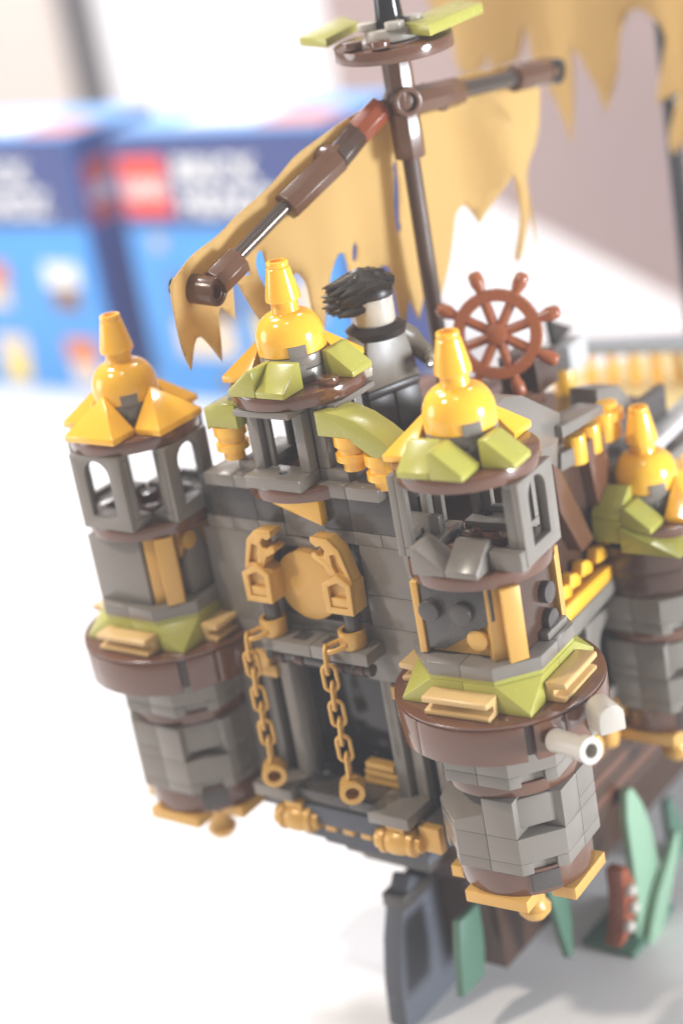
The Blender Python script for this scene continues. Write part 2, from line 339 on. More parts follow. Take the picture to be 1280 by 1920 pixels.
def tower(ship, loc, rz, kind, label):
    t = put('corner_tower', None, None, ship, loc, rz) if False else None
    # the part itself is the hollow core column that the pieces are built round
    def core(b):
        if kind == 'turret': box(b, -5, 5, 2, 8, -22, -3.4)
        elif kind != 'short':
            box(b, -10.5, 10.5, -10.5, 10.5, -43.2, -25.7); box(b, -9, 9, -9, 9, -105, -43.2)
        else: box(b, -9, 9, -9, 9, -50, -4)
    t = piece('corner_tower', 'dark', ship, core, loc, rz, bev=0.2); t['label'] = label
    sp('roof_plate', 'round_plate', 'brown', t)
    sp('round_plate', 'small_round', 'grey', t, (0, 0, 0.02)); sp('round_plate', 'small_round', 'grey', t, (0, 0, 3.22))
    sp('dome_tab', 'dome_tab', 'grey', t, rz=math.radians(47))
    sp('dome', 'dome', 'yellow', t); sp('finial_cone', 'cone', 'yellow', t)
    W = lambda x, y, turn, m='olive', z=0.03: sp('wedge_slope', 'wedge_slope', m, t, (x, y, z), turn)
    if kind == 'left':
        for k in range(4): sp('roof_slope', 'triple_slope', 'yellow', t, (0, 0, 0.03), k*Q)
    else:
        sp('roof_slope', 'triple_slope', 'yellow', t, (0, 0, 0.03), 2*Q)
        if kind != 'short': sp('roof_slope', 'triple_slope', 'yellow', t, (0, 0, 0.03), -Q)
        if kind == 'right':
            W(-4, -12, 0); W(4, -12, Q); W(12, -4, Q); 
        if kind == 'turret':
            W(-4, -12, -Q); W(4, -12, 0); W(12, 4, Q)
            piece('stud', 'brown', t, lambda b: stud(b, 12, -4, 0), bev=0.2)
        if kind == 'short':
            sp('roof_slope', 'triple_slope', 'yellow', t, (0, 0, 0.03), Q)
            W(-4, -12, 0, z=3.2); W(4, -12, Q)
            piece('wedge_brick', 'olive', t, lambda b: box(b, -8, 0, -16, -8.1, -3.2, 3.15), (0, 0, 0.02))
    if kind == 'short':
        piece('wedge_brick', 'olive', t, lambda b: solid(b, [(0.1, -17, -3.3), (16, -17, -3.3), (16, -8, -3.3), (0.1, -8, -3.3), (0.1, -17, 3), (0.1, -8, 3), (16, -8, -2)], [(3, 2, 1, 0), (0, 1, 4), (1, 2, 6), (1, 6, 5, 4), (2, 3, 5, 6), (3, 0, 4, 5)]), (0, -0.5, -1.5))
        sp('drum', 'low_drum', 'dbrown', t, (0, 0, -4.9)); sp('drum', 'low_drum', 'dbrown', t, (0, 0, -11.55)); z1 = -18.2
    else:
        zb = -22.4
        if kind == 'turret':
            sp('turret_frame', 'turret_frame', 'grey', t); sp('turret_frame', 'turret_frame', 'grey', t, rz=Q)
            for k in (2, 3): sp('turret_frame', 'turret_frame', 'grey', t, rz=k*Q)
            sp('pin_hole', 'pin_hole', 'black', t, (1.0, -12.5, -19.4))
            sp('base_plate', 'round_plate', 'brown', t, (0, 0, -22.45))
            return t
        for k in range(4):
            if kind == 'right' and k == 0: continue
            p = sp('window_panel', 'window_panel', 'grey', t, rz=k*Q); sp('panel_ledge', 'panel_ledge', 'grey', t, rz=k*Q)
        for x, y in ((-12.0, 4.5), (3.5, 12), (-4, 12.4)): sp('pin_hole', 'pin_hole', 'black', t, (x, y, -20.2))
        sp('floor_plate', 'round_plate', 'brown', t, (0, 0, -22.45))
        def st(b):
            for x, y in ((-4, -4), (4, -4), (4, 4), (-4, 4)): stud(b, x, y, -22.45)
        piece('floor_studs', 'brown', t, st)
        if kind == 'right':
            W(-4, -12, Q, 'grey', -22.4); W(4, -12, 0, 'grey', -22.4)
            piece('corner_step', 'grey', t, lambda b: prism(b, [(8.2, -10.5), (15.9, -10.5), (15.9, -8.1), (8.2, -8.1)], 'Z', -22.4, -18.0))
            # middle storey
            piece('wedge_plate', 'dark', t, lambda b: prism(b, [(-9.0, -26), (8.4, -26), (8.4, -33.5), (-5.0, -41.8), (-9.0, -41.8)], 'Y', -12.6, -11.2))
            sp('side_studs', 'side_studs', 'dark', t, (-2.7, -12.6, -32.0))
            piece('gold_plate', 'gold', t, lambda b: box(b, -8.8, 8.4, -11.15, -10.55, -43.0, -26.2))
            sp('side_stud', 'one_stud', 'gold', t, (3.6, -11.15, -38.6))
            piece('gold_strip', 'gold', t, lambda b: box(b, -11.2, -9.4, -13.0, -10.6, -43, -25.7))
            piece('side_plate', 'dbrown', t, lambda b: box(b, 10.6, 12.2, -8.5, 7.5, -43.1, -25.8))
            for z in (-33.6, -41.0 + 0.8): sp('side_stud', 'one_stud', 'dark', t, (12.2, 3.4, z), Q)
            piece('corner_tile', 'grey', t, lambda b: box(b, 12.3, 14.6, -1.2, 8.2, -43.2, -41.4))
            piece('gold_strip', 'gold', t, lambda b: box(b, 10.6, 13.0, 9.0, 11.2, -43, -25.7))
        else:
            piece('smooth_panel', 'grey', t, lambda b: box(b, -10.6, 6.4, -13.6, -10.6, -43.2, -25.8))
            piece('wedge_plate', 'grey', t, lambda b: prism(b, [(-5.5, -43.1), (9.8, -43.1), (9.8, -36), (4, -36), (-0.6, -26), (-5.5, -33)], 'X', 10.6, 13.4))
            piece('gold_stud_plate', 'gold', t, lambda b: (box(b, 10.6, 12.0, -5.5, 9.5, -35.6, -26), cyl(b, (0, -3.2, -29), 'X', 2.4, 12.0, 13.8)))
            piece('gold_bracket', 'gold', t, lambda b: box(b, 10.6, 14.5, 10.0, 12.5, -38, -29))
        # vertical rail at the cut corner
        piece('corner_rail', 'gold', t, lambda b: prism(b, [(-4.2, 1), (-4.2, -1.6), (-2.2, -1.9), (-0.6, -2.0), (-0.6, -3.2), (-1.8, -3.6), (-1.8, -4.8), (2.6, -4.8), (2.6, -3.4), (1.2, -3.0), (1.2, -2.0), (3.4, -1.6), (3.4, 1)], 'Z', -43.1, -25.8), (8.7, -8.7, 0), math.radians(52), bev=0.15)
        for k in range(4): sp('facet_plate', 'facet_plate', 'grey', t, (0, 0, -43.3), k*Q)
        for k in range(4): sp('skirt_slope', 'skirt_slope', 'olive', t, (0, 0, -46.5 - 1.2), k*Q)
        piece('skirt_top', 'olive', t, lambda b: prism(b, [(-8, -15.6), (8, -15.6), (15.6, -8), (15.6, 8), (8, 15.6), (-8, 15.6), (-15.6, 8), (-15.6, -8)], 'Z', -47.66, -46.5), bev=0.05)
        sp('rail', 'rail', 'tan', t, (0.3, -16.05, -54.0)); sp('rail', 'rail', 'tan', t, (16.05, -0.3, -54.0), Q)
        sp('rail', 'rail', 'tan', t, (-16.05, 0, -54.0), -Q)
        zr = -54.15
    if kind != 'short':
      z1 = zr-9.9
      piece('ring_plate', 'brown', t, lambda b: lathe(b, [(23.7, -0.9), (23.9, 0)], 72), (0, 0, zr), bev=0.1)
      for i in range(5): sp('ring_segment', 'ring%d' % i, 'brown', t, (0, 0, zr-0.95))
      sp('ring_core', 'ring_core', 'dbrown', t, (0, 0, zr-0.95))
    for k in range(4): sp('facet_brick', 'facet_brick', 'grey', t, (0, 0, z1), k*Q)
    sp('round_band', 'low_plate', 'brown', t, (0, 0, z1-9.6))
    z2 = z1-12.8
    for r in range(2):
        for k in range(4):
            key = 'facet_cut' if (r == 0 and k == 0) else 'facet_low' if (r == 0 and k == 3 and kind == 'right') else 'facet_brick'
            sp('facet_brick', key, 'grey', t, (0, 0, z2-r*9.6), k*Q)
    sp('corner_block', 'corner_block', 'grey', t, (9.9, -9.9, z2-0.6), Q/2)
    z3 = z2-19.2
    sp('drum', 'low_drum', 'brown', t, (0, 0, z3)); sp('drum_notch', 'drum_notch', 'dark', t, (0, 0, z3), Q/2)
    for k in range(4): sp('foot_plate', 'foot_plate', 'gold', t, (0, 0, z3-6.65), k*Q)
    sp('foot_knob', 'foot_knob', 'gold', t, (0, 0, z3-10.4))
    return t

# ------------------------------------------------------------------ the ship
ship = empty('toy_ship', (48, 60, TZ))
tag(ship, 'brick-built toy sailing ship with golden domed stern towers and tattered tan sails', 'toy ship')
ship.location = (0, 0, 0)
T_L = tower(ship, (0, 0, 0), 0, 'left', 'tower with four golden roof slopes, arched windows, smooth grey panel')
T_R = tower(ship, (97.483, -1.423, 0), 0.06139, 'right', 'tower with olive wedges on its roof and a dark studded middle storey')
T_C = tower(ship, (48, 7.46, 11.79), 0, 'turret', 'small open turret over the middle of the stern wall')
T_F = tower(ship, (96, 77.3, -46.75), 0.03, 'short', 'short domed tower with a big olive block, further along the side')

# pieces whose outline is measured on an upright plane of the ship
def polyY(name, m, parent, pxs, y, t, bev=0.2):
    pts = [un(p, 1, y) for p in pxs]
    return piece(name, m, parent, lambda b: prism(b, [(p.x, p.z) for p in pts], 'Y', y, y+t), bev=bev)
def polyX(name, m, parent, pxs, x, t, bev=0.2):
    pts = [un(p, 0, x) for p in pxs]
    return piece(name, m, parent, lambda b: prism(b, [(p.y, p.z) for p in pts], 'X', x, x-t), bev=bev)
def bx(name, m, parent, *a, bev=0.2): return piece(name, m, parent, lambda b: box(b, *a), bev=bev)

# ---- stern wall (part) with its bricks and panels
wall = bx('stern_wall', 'dark', ship, 16, 80, 2.2, 8, -63, -13.7); wall['label'] = 'flat grey stern wall between the two big towers'
G = 0.06
for x0, x1 in ((20, 34), (34, 42), (54, 62), (62, 76)): bx('dark_brick', 'dark', wall, x0+G, x1-G, 0, 2.1, -23.1, -13.7, bev=0.1)
bx('middle_brick', 'grey', wall, 42+G, 54-G, 0.2, 2.1, -26.2, -13.7, bev=0.1)
for x0, x1 in ((18, 26), (26, 34), (34, 42), (54, 62), (62, 70), (70, 78)): bx('tile', 'grey', wall, x0+G, x1-G, -0.15, 2.1, -26.4, -23.2, bev=0.1)
for x0, x1, z0, z1, m in ((16, 33, -50.5, -26.5, 'grey'), (33, 37, -50.5, -26.5, 'grey'), (37, 59, -29.0, -26.5, 'grey'), (37, 59, -47.3, -29.1, 'dark'), (37, 59, -50.5, -47.4, 'grey'), (59, 63, -47.3, -26.5, 'dark'), (63, 80, -39.0, -26.5, 'grey'), (59, 80, -62.0, -47.4, 'grey'), (63, 80, -47.3, -39.1, 'grey'), (16, 33, -62, -50.6, 'grey')):
    bx('wall_panel', m, wall, x0+G, x1-G, -0.1 if m == 'grey' else 0.9, 2.1, z0, z1, bev=0.1)
# curved corner panels beside the towers
for sx in (1,):
    def curve(b, sx=sx):
        pts = [(80, -16), (77.5, -16)] + [(77.5-1.2+0*i + 9*(1-math.cos(i/8*Q))*0.9, -26-16*math.sin(i/8*Q)) for i in range(9)] + [(88, -44), (88, -16)]
        pts = [(p[0] if sx > 0 else 96-p[0], p[1]) for p in pts]
        prism(b, pts, 'Y', -1.8, -0.2)
    piece('curved_panel', 'grey', wall, curve, bev=0.12)
for x0, x1 in ((22.5, 31.5), (31.6, 40), (56, 64.3), (64.4, 73.6)): bx('cap_plate', 'grey', wall, x0, x1, -3.2, 8, -13.6, -10.5)
# gold brackets and wedges under the turret
piece('gold_wedge', 'yellow', wall, lambda b: solid(b, [(41.5, -2.6, -13.8), (55.5, -2.6, -13.8), (55.5, 0, -13.8), (41.5, 0, -13.8), (41.8, -2.6, -17.0), (55.5, -2.6, -21.4), (55.5, 0, -21.4), (41.8, 0, -17.0)],
      [(0, 1, 2, 3), (7, 6, 5, 4), (0, 4, 5, 1), (1, 5, 6, 2), (2, 6, 7, 3), (3, 7, 4, 0)]))
piece('gold_disc', 'gold', wall, lambda b: cyl(b, (47.3, 0, -37.8), 'Y', 8.9, -2.3, 0.8, 56), bev=0.25)
# curved olive shoulders and round golden balusters beside the turret
def shoulder(b, s):
    top = [(59.6, 7.4), (63, 7.6), (67, 7.0), (71, 5.6), (75.5, 3.0), (80, -0.4)]
    pts = top + [(78.8, -2.2), (74.0, -2.6), (69.0, 0.6), (68.5, 1.6), (59.6, 1.6)]
    prism(b, [((p[0] if s > 0 else max(27, 96-p[0]) - (0.01*p[1] if p[0] > 69 else 0)), p[1]) for p in (pts if s > 0 else top[:3]+[(69, 6.4), (69, 0.6), (68.5, 1.6), (59.6, 1.6)])], 'Y', -3.4, 4.4)
for s in (1, -1): piece('curved_shoulder', 'olive', wall, lambda b, s=s: shoulder(b, s), bev=0.2)
shape('baluster', lambda b: lathe(b, [(2.6, -10.5), (2.6, -8.2), (4.0, -8.0), (4.0, -6.4), (3.4, -6.2), (3.4, -4.6), (4.0, -4.4), (4.0, -1.8), (0.01, -1.8)], 32), bev=0, ang=0.7)
for x, z in ((65.8, 3.4), (73.6, -0.6), (30.6, 3.2),): sp('baluster', 'baluster', 'yellow', wall, (x, 0.4, z))

# ---- gold cleats on dark rods
def cleat(sx, cx):
    c = piece('hook_cleat', 'gold', ship, lambda b: (framed(b, [(-4.2, -41.2), (3.6, -41.2), (4.0, -33.4), (0.6, -31.0), (-4.2, -33.6)], [(-2.6, -39.6), (2.2, -39.6), (2.5, -34.2), (0.3, -33.0), (-2.6, -34.4)], -7.6, -6.2)), (cx, 0, 0), bev=0.12)
    piece('housing', 'gold', c, lambda b: prism(b, [(-4.15, -41.15), (3.6, -41.15), (4.0, -33.4), (0.6, -31.05), (-4.15, -33.65)], 'Y', -6.15, -1.9), bev=0.2)
    def arm(b):
        o = [(-4.0, -33.2), (-1.6, -25.2), (1.2, -22.6), (6.0, -22.4), (6.1, -23.8), (4.6, -24.9), (3.3, -24.4), (2.4, -25.6), (2.9, -27.0), (4.4, -27.2), (5.4, -26.2), (6.5, -26.8), (6.2, -28.0), (3.4, -29.4), (2.2, -32.0)]
        hole = [(-2.3, -31.4), (-0.4, -26.2), (1.2, -26.6), (1.0, -29.4), (0.2, -31.2)]
        framed(b, [(p[0]*sx, p[1]) for p in o], [(p[0]*sx, p[1]) for p in hole], -6.6, -5.6)
    piece('hook_arm', 'gold', c, arm, bev=0.3)
    piece('hook_arm', 'gold', c, lambda b: prism(b, [(p[0]*sx, p[1]) for p in [(-3.9, -33.1), (-1.55, -25.3), (1.2, -22.7), (5.9, -22.5), (6.0, -23.8), (4.6, -24.8), (3.3, -24.3), (2.3, -25.6), (2.8, -27.1), (4.4, -27.3), (5.4, -26.3), (6.4, -26.8), (6.1, -27.9), (3.3, -29.3), (2.1, -31.9)]], 'Y', -5.55, -2.4), bev=0.25)
    piece('inner_ledge', 'gold', c, lambda b: box(b, -2.5, 2.2, -7.2, -6.2, -39.5, -37.2), bev=0.1)
    piece('rod', 'dark', c, lambda b: cyl(b, (0.2, -4.4, 0), 'Z', 1.9, -47.5, -41.2), bev=0.1)
    return c
cleat(1, 36.6); cleat(-1, 60.4)

# ---- ledge over the door
ledge = bx('door_ledge', 'grey', ship, 32.5, 48.9, -7.6, 0, -54.2, -50.9); 
bx('ledge_plate', 'grey', ledge, 49.05, 65.5, -7.6, -0.1, -54.2, -50.9)
for x in (42.2, 51.0): bx('square_inset', 'dark', ledge, x, x+4.4, -5.6, -1.6, -51.2, -50.84, bev=0.1)
for x in (38, 44, 56, 62): piece('hinge_clip', 'dbrown', ledge, lambda b, x=x: (cyl(b, (0, -5.2, -56.2), 'X', 1.9, x-2, x+1.2)), bev=0.15)
piece('hinge_bar', 'dark', ledge, lambda b: cyl(b, (0, -5.2, -56.2), 'X', 1.5, 34, 65), bev=0.1)

# ---- chains
def chain(cx, z1, sway):
    ch = piece('chain', 'gold', ship, lambda b: ringm(b, (0, 0, 0), 'Z', 2.2, 3.3, -2.2, 2.2, 36), (cx, -4.4, -48.6), bev=0.2)
    n = 9; y0, z0 = -5.6, -3.4; L = 4.9
    def link(b):
        pts = []
        for i in range(24):
            a = 2*math.pi*i/24; pts.append((1.6*math.cos(a), 0, 1.6*math.sin(a)+(1.9 if math.sin(a) > 0 else -1.9)))
        tube(b, pts, 0.55, 8, True)
    shape('link', link, bev=0, ang=1.0)
    # bar from the ring to the first link
    piece('shackle', 'gold', ch, lambda b: tube(b, [(-1.9, -2.6, -0.6), (-2.0, -5.2, -1.0), (-1.2, -6.9, -1.2), (0, -7.3, -1.2), (1.2, -6.9, -1.2), (2.0, -5.2, -1.0), (1.9, -2.6, -0.6)], 0.65, 8), bev=0, ang=1.0, rz=-0.55)
    px, py, pz = -4.0, -6.0, -3.6
    for i in range(7):
        t = i/6
        o = sp('chain_link', 'link', 'gold', ch, (px+sway*t, py+1.2*t, pz-i*L), 0, rot=(0.06, -sway*0.02, (0.5 if i % 2 else 0.5+Q)))
    zb = pz-7*L-0.4
    piece('end_ring', 'gold', ch, lambda b: (ringm(b, (0, 0, 0), 'Y', 1.7, 3.1, -2.8, 2.4, 32), cyl(b, (0, 0, 0), 'Y', 1.72, 0.6, 1.8)), (px+sway, py+1.2, zb-1.0), rz=0.62, bev=0.2)
    return ch
chain(36.4, -82, -1.0); chain(59.9, -84, -0.6)

# ---- doorway and lower gallery
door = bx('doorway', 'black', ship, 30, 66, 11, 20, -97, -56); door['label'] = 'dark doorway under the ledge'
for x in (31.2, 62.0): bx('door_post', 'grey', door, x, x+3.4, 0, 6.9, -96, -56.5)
bx('door_shade', 'black', door, 35, 61.8, 9.0, 10.5, -96, -58)  # black sheet: the doorway's inner shade put into its colour
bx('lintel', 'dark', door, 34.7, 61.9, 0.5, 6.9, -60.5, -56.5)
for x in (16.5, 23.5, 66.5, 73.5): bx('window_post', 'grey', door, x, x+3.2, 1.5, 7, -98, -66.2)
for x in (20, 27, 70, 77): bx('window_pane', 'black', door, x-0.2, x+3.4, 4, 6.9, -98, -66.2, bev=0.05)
bx('gold_sill', 'gold', door, 15.5, 31, -1.0, 7, -66, -62.6); bx('gold_sill', 'gold', door, 65.6, 80, -1.0, 7, -66, -62.6)
piece('gold_boss', 'gold', door, lambda b: cyl(b, (28, 0, -60.2), 'Y', 2.6, -2.4, 2), bev=0.2)
piece('gold_boss', 'gold', door, lambda b: cyl(b, (72, 0, -60.2), 'Y', 2.6, -2.4, 2), bev=0.2)
piece('gold_crest', 'gold', door, lambda b: [box(b, 50+i*0.8, 62-i*1.0, 2.4-i*0.4, 4.4, -94+i*2.4, -92.2+i*2.4) for i in range(3)], bev=0.15)
sill = bx('gallery_sill', 'dark', ship, 20, 76, -3, 16, -103, -97.2)
for x0, x1, y0, m in ((22, 34, -8, 'grey'), (34.1, 50, -6, 'dark'), (50.1, 58, -6, 'dark'), (58.1, 70, -9, 'grey')): bx('sill_plate', m, sill, x0, x1, y0, 2, -97.1, -93.9)
bx('sill_front', 'blue', sill, 35, 60, -6.5, -3.1, -103, -98)
shape('cask', lambda b: lathe(b, [(0.01, -6), (2.6, -6), (3.0, -4.6), (3.6, -4.4), (3.6, -3.2), (3.1, -3), (3.7, -1.2), (3.7, 1.2), (3.1, 3), (3.6, 3.2), (3.6, 4.6), (2.4, 5), (2.4, 6.4), (0.01, 6.4)], 28, axis='X'), bev=0, ang=0.7)
for x in (33.5, 64.5):
    sp('gold_cask', 'cask', 'gold', sill, (x, -6.0, -102.5), 0.1)
    bx('cask_hanger', 'gold', sill, x-2.6, x+2.6, -7.6, -4.0, -99.6, -97.3)
for x in (41, 46.5, 52): bx('gold_tooth', 'gold', sill, x, x+3.2, -5.6, -3.2, -105.2, -103.1)
bx('gold_shell', 'gold', sill, 70.2, 76, -5.5, -3.1, -104.5, -97.5)
# stern counter tapering down to the rudder
hullp = piece('hull', 'dbrown', ship, lambda b: solid(b, [(22, 8, -104), (74, 8, -104), (66, 20, -132), (30, 20, -132), (16, 300, -104), (80, 300, -104), (66, 300, -140), (30, 300, -140)],
      [(0, 1, 2, 3), (7, 6, 5, 4), (0, 4, 5, 1), (3, 2, 6, 7), (1, 5, 6, 2), (0, 3, 7, 4)]), bev=0.4)
hullp['label'] = 'dark hull body running forward under the towers'
for i in range(5): bx('counter_step', 'blue' if i < 3 else 'dark', hullp, 26+i*3.4, 70-i*2.6, -4+i*3.4, 16, -108.0-i*3.8, -104.1-i*3.8)
bx('side_wall', 'dbrown', hullp, 30, 84, 20, 110, -102, -30)
bx('side_planking', 'dark', hullp, 84.1, 86.5, 22, 110, -101, -26)
bx('keel_block', 'dbrown', hullp, 40, 68, 24, 300, -160, -132)
for i in range(9):
    bx('strake', 'brown' if i % 2 else 'dbrown', hullp, 78, 83.8, 20+i*0.5, 300, -129+i*3.2, -126.1+i*3.2)
rud = polyX('rudder', 'blue', ship, [(770, 1640), (757, 1700), (752, 1770), (754, 1850), (764, 1930), (876, 1950), (866, 1850), (856, 1740), (850, 1650)], 50, 6, bev=0.8)
rud['label'] = 'tall slate rudder below the stern'
bx('rudder_strap', 'dark', rud, 43.6, 50.6, 8, 24, -136, -132)

# ---- starboard side between the towers
side = bx('side_gallery', 'dbrown', ship, 82, 87, 34, 72, -58, -26); side['label'] = 'brown and gold side gallery between the towers'
polyX('grey_slope', 'grey', side, [(898, 800), (945, 745), (978, 741), (1050, 775), (1046, 830), (1000, 850), (925, 870)], 90, 8)
polyX('slope_block', 'grey', side, [(1005, 815), (1046, 800), (1044, 950), (1020, 960)], 88.5, 6)
polyX('rail_plate', 'grey', side, [(1052, 800), (1128, 758), (1132, 775), (1055, 822)], 92, 7)
polyX('rail_beam', 'grey', side, [(1052, 850), (1165, 800), (1170, 822), (1052, 885)], 89, 5)
polyX('rail_block', 'grey', side, [(1118, 730), (1160, 722), (1185, 755), (1182, 800), (1140, 812), (1122, 790)], 84, 8)
for px, r in (((1078, 842), 3), ((1105, 822), 3), ((1133, 800), 3)):
    p = un(px, 0, 88); piece('gold_baluster', 'yellow', side, lambda b, p=p: cyl(b, (p.x, p.y, 0), 'Z', 2.8, p.z-3.5, p.z+4), bev=0.3)
p = un((1138, 775), 0, 88); piece('gold_cap', 'yellow', side, lambda b, p=p: lathe(b, [(3.2, p.z-6), (3.2, p.z-1.5), (4.2, p.z-1.2), (4.2, p.z+1), (2.6, p.z+1.2), (2.6, p.z+3), (0.01, p.z+3)], 28, (p.x, p.y, 0)), bev=0, ang=0.7)
polyX('slanted_plank', 'mast', side, [(1035, 870), (1050, 880), (1113, 1010), (1092, 1035), (1050, 960)], 90.5, 4)
polyX('slanted_plank', 'brown', side, [(1097, 830), (1128, 808), (1172, 980), (1150, 1030), (1122, 950)], 90, 5)
fence = polyX('gold_fence', 'yellow', side, [(1050, 1150), (1150, 1055), (1152, 1078), (1066, 1168)], 92, 4)
for px in ((1062, 1112), (1078, 1090), (1100, 1066), (1128, 1040), (1148, 1022)):
    polyX('fence_tooth', 'yellow', side, [(px[0]-10, px[1]+18), (px[0]-9, px[1]-10), (px[0]+2, px[1]-16), (px[0]+11, px[1]-8), (px[0]+10, px[1]+6)], 91, 3)
polyX('grey_beam', 'grey', side, [(1066, 1172), (1152, 1082), (1156, 1104), (1072, 1205)], 92.5, 5)
pA = [un(q, 0, 90) for q in ((1095, 1160), (1175, 1110), (1185, 1255), (1110, 1330))]
def archwin(b):
    y0, y1 = pA[0].y, pA[1].y+2; z1, z0 = -68, -93; ym = (y0+y1)/2; r = (y1-y0)*0.28
    framed(b, [(y0, z0), (y1, z0), (y1, z1), (y0, z1)], [(ym-r, z0+3), (ym+r, z0+3), (ym+r, z1-3-r)]+[(ym+r*math.cos(i/8*math.pi), z1-3-r+r*math.sin(i/8*math.pi)) for i in range(1, 8)]+[(ym-r, z1-3-r)], -90, -86)
    for v in b.verts: v.co = Vector((-v.co.y, v.co.x, v.co.z))
piece('arched_window', 'grey', side, archwin, bev=0.2)
for px in ((1155, 1320), (1140, 1375), (1110, 1395)):
    p = un(px, 0, 88); piece('gold_bracket', 'gold', side, lambda b, p=p: lathe(b, [(0.01, p.z-4), (2.4, p.z-3), (3.0, p.z), (2.2, p.z+3), (0.01, p.z+4)], 20, (p.x, p.y, 0)), bev=0, ang=0.7)

# ---- two pale guns on the right tower's ring
def gun(name, a, b2, r, hollow=True):
    a, b2 = Vector(a), Vector(b2); d = b2-a; L = d.length
    def f(b): lathe(b, [(0.01, 0), (r, 0), (r*0.92, L*0.75), (r*1.12, L*0.78), (r*1.12, L)] + ([(r*0.62, L), (r*0.62, L*0.7), (0.01, L*0.7)] if hollow else [(0.01, L)]), 32)
    piece(name, 'stone', ship, f, a, rot=d.to_track_quat('Z', 'Y').to_euler(), bev=0, ang=0.7)
gun('gun_barrel', ud((1040, 1388), 404), ud((1108, 1408), 393), 2.6)
gun('gun_barrel', ud((1075, 1400), 424), ud((1120, 1345), 410), 2.2, False)
p = ud((1134, 1342), 404)
piece('half_round_bracket', 'stone', ship, lambda b: prism(b, [(-3.0, -2.6), (3.0, -2.6), (3.0, 1.0)]+[(3.0*math.cos(i/8*math.pi), 1.0+2.8*math.sin(i/8*math.pi)) for i in range(1, 8)]+[(-3.0, 1.0)], 'Y', -3.4, 3.4), p, rz=0.95, bev=0.25)

# ---- stern deck, helm stand, far railing
deck = bx('stern_deck', 'mast', ship, 30, 72, 24, 74, -18.5, -14); deck['label'] = 'brown stern deck behind the turret'
for i in range(7): bx('deck_plank', 'brown' if i % 2 else 'mast', deck, 30+i*6, 35.9+i*6, 24, 74, -13.9, -13.0, bev=0.15)
def zbox(name, m, parent, px0, px1, zz, wdt, h):
    a, c = un(px0, 2, zz), un(px1, 2, zz); d = c-a; L = d.length
    return piece(name, m, parent, lambda b: box(b, 0, L, -wdt/2, wdt/2, -h, 0), a, math.atan2(d.y, d.x), bev=0.2)
main_deck = piece('main_deck', 'deck', ship, lambda b: prism(b, [(p.x, p.y) for p in (un((1030, 705), 2, -62), un((1330, 640), 2, -62), un((1400, 790), 2, -62), un((1050, 800), 2, -62))], 'Z', -66, -62), bev=0.2)
main_deck['label'] = 'pale main deck with golden railing'
zbox('railing', 'railgrey', main_deck, (1076, 640), (1330, 630), -46, 7, 4)

a, c = un((1080, 645), 2, -48), un((1330, 635), 2, -48)
for i in range(6):
    q = a.lerp(c, (i+0.5)/6); piece('railing_post', 'yellow', main_deck, lambda b, q=q: lathe(b, [(1.7, -61.9), (1.9, -59), (1.2, -55), (1.9, -52), (1.4, -50.1)], 16, (q.x, q.y, 0)), bev=0, ang=0.8)
zbox('side_rail', 'lgrey', main_deck, (1205, 832), (1330, 712), -34, 6, 3.2)
zbox('side_beam', 'grey', main_deck, (1225, 862), (1330, 775), -42, 5, 3)
for i in range(4):
    q = un((1232+i*18, 850-i*17), 2, -42); piece('railing_post', 'gold', main_deck, lambda b, q=q: lathe(b, [(2.0, -60), (2.4, -50), (2.0, -42.1)], 14, (q.x, q.y, 0)), bev=0, ang=0.8)
stand = piece('helm_stand', 'dbrown', ship, lambda b: box(b, 63, 74, 68, 78, -14, -5.0)); stand['label'] = 'dark stand carrying the steering wheel'
p = un((1048, 640), 0, 56); piece('grey_block', 'lgrey', stand, lambda b: box(b, p.x-5, p.x+5, p.y-4, p.y+6, p.z-7, p.z))
piece('gold_pillar', 'yellow', stand, lambda b: cyl(b, (p.x, p.y, 0), 'Z', 3.0, p.z-24, p.z-7.1), bev=0.2)
piece('banner_point', 'hair', stand, lambda b: prism(b, [(p.y-4, p.z), (p.y-5, p.z+8), (p.y-2, p.z+6), (p.y+7, p.z+1.5)], 'X', p.x-1, p.x+1), (0, 0, 0.2), bev=0.2)
# steering wheel
HC = un((932, 627), 0, 68)
ax_h = Vector((0.38, -0.90, 0.20)).to_track_quat('Z', 'Y').to_euler()
helm = piece('steering_wheel', 'wheel', ship, lambda b: lathe(b, [(8.4, -1.5), (11.0, -1.5), (11.3, 0), (11.0, 1.5), (8.4, 1.5), (8.1, 0), (8.4, -1.5)], 48), HC, rot=ax_h, bev=0, ang=0.8)
helm['label'] = 'brown steering wheel with eight handles'
for i in range(8):
    a = 2*math.pi*(i+0.35)/8
    piece('spoke', 'wheel', helm, lambda b, a=a: tube(b, [(r*math.cos(a), r*math.sin(a), 0) for r in (1.5, 5, 10.8, 11.6, 13.5, 15.6, 16.4)], [1.3, 1.3, 1.3, 1.2, 1.8, 1.7, 1.0], 12), bev=0, ang=0.9)
piece('hub', 'wheel', helm, lambda b: lathe(b, [(0.01, -2.2), (2.6, -2.2), (2.8, 0), (2.6, 1.8), (1.4, 2.4), (0.01, 2.4)], 28), bev=0, ang=0.8)
piece('hub_axle', 'dbrown', helm, lambda b: cyl(b, (0, 0, 0), 'Z', 1.6, -9, -2.3), bev=0.1)

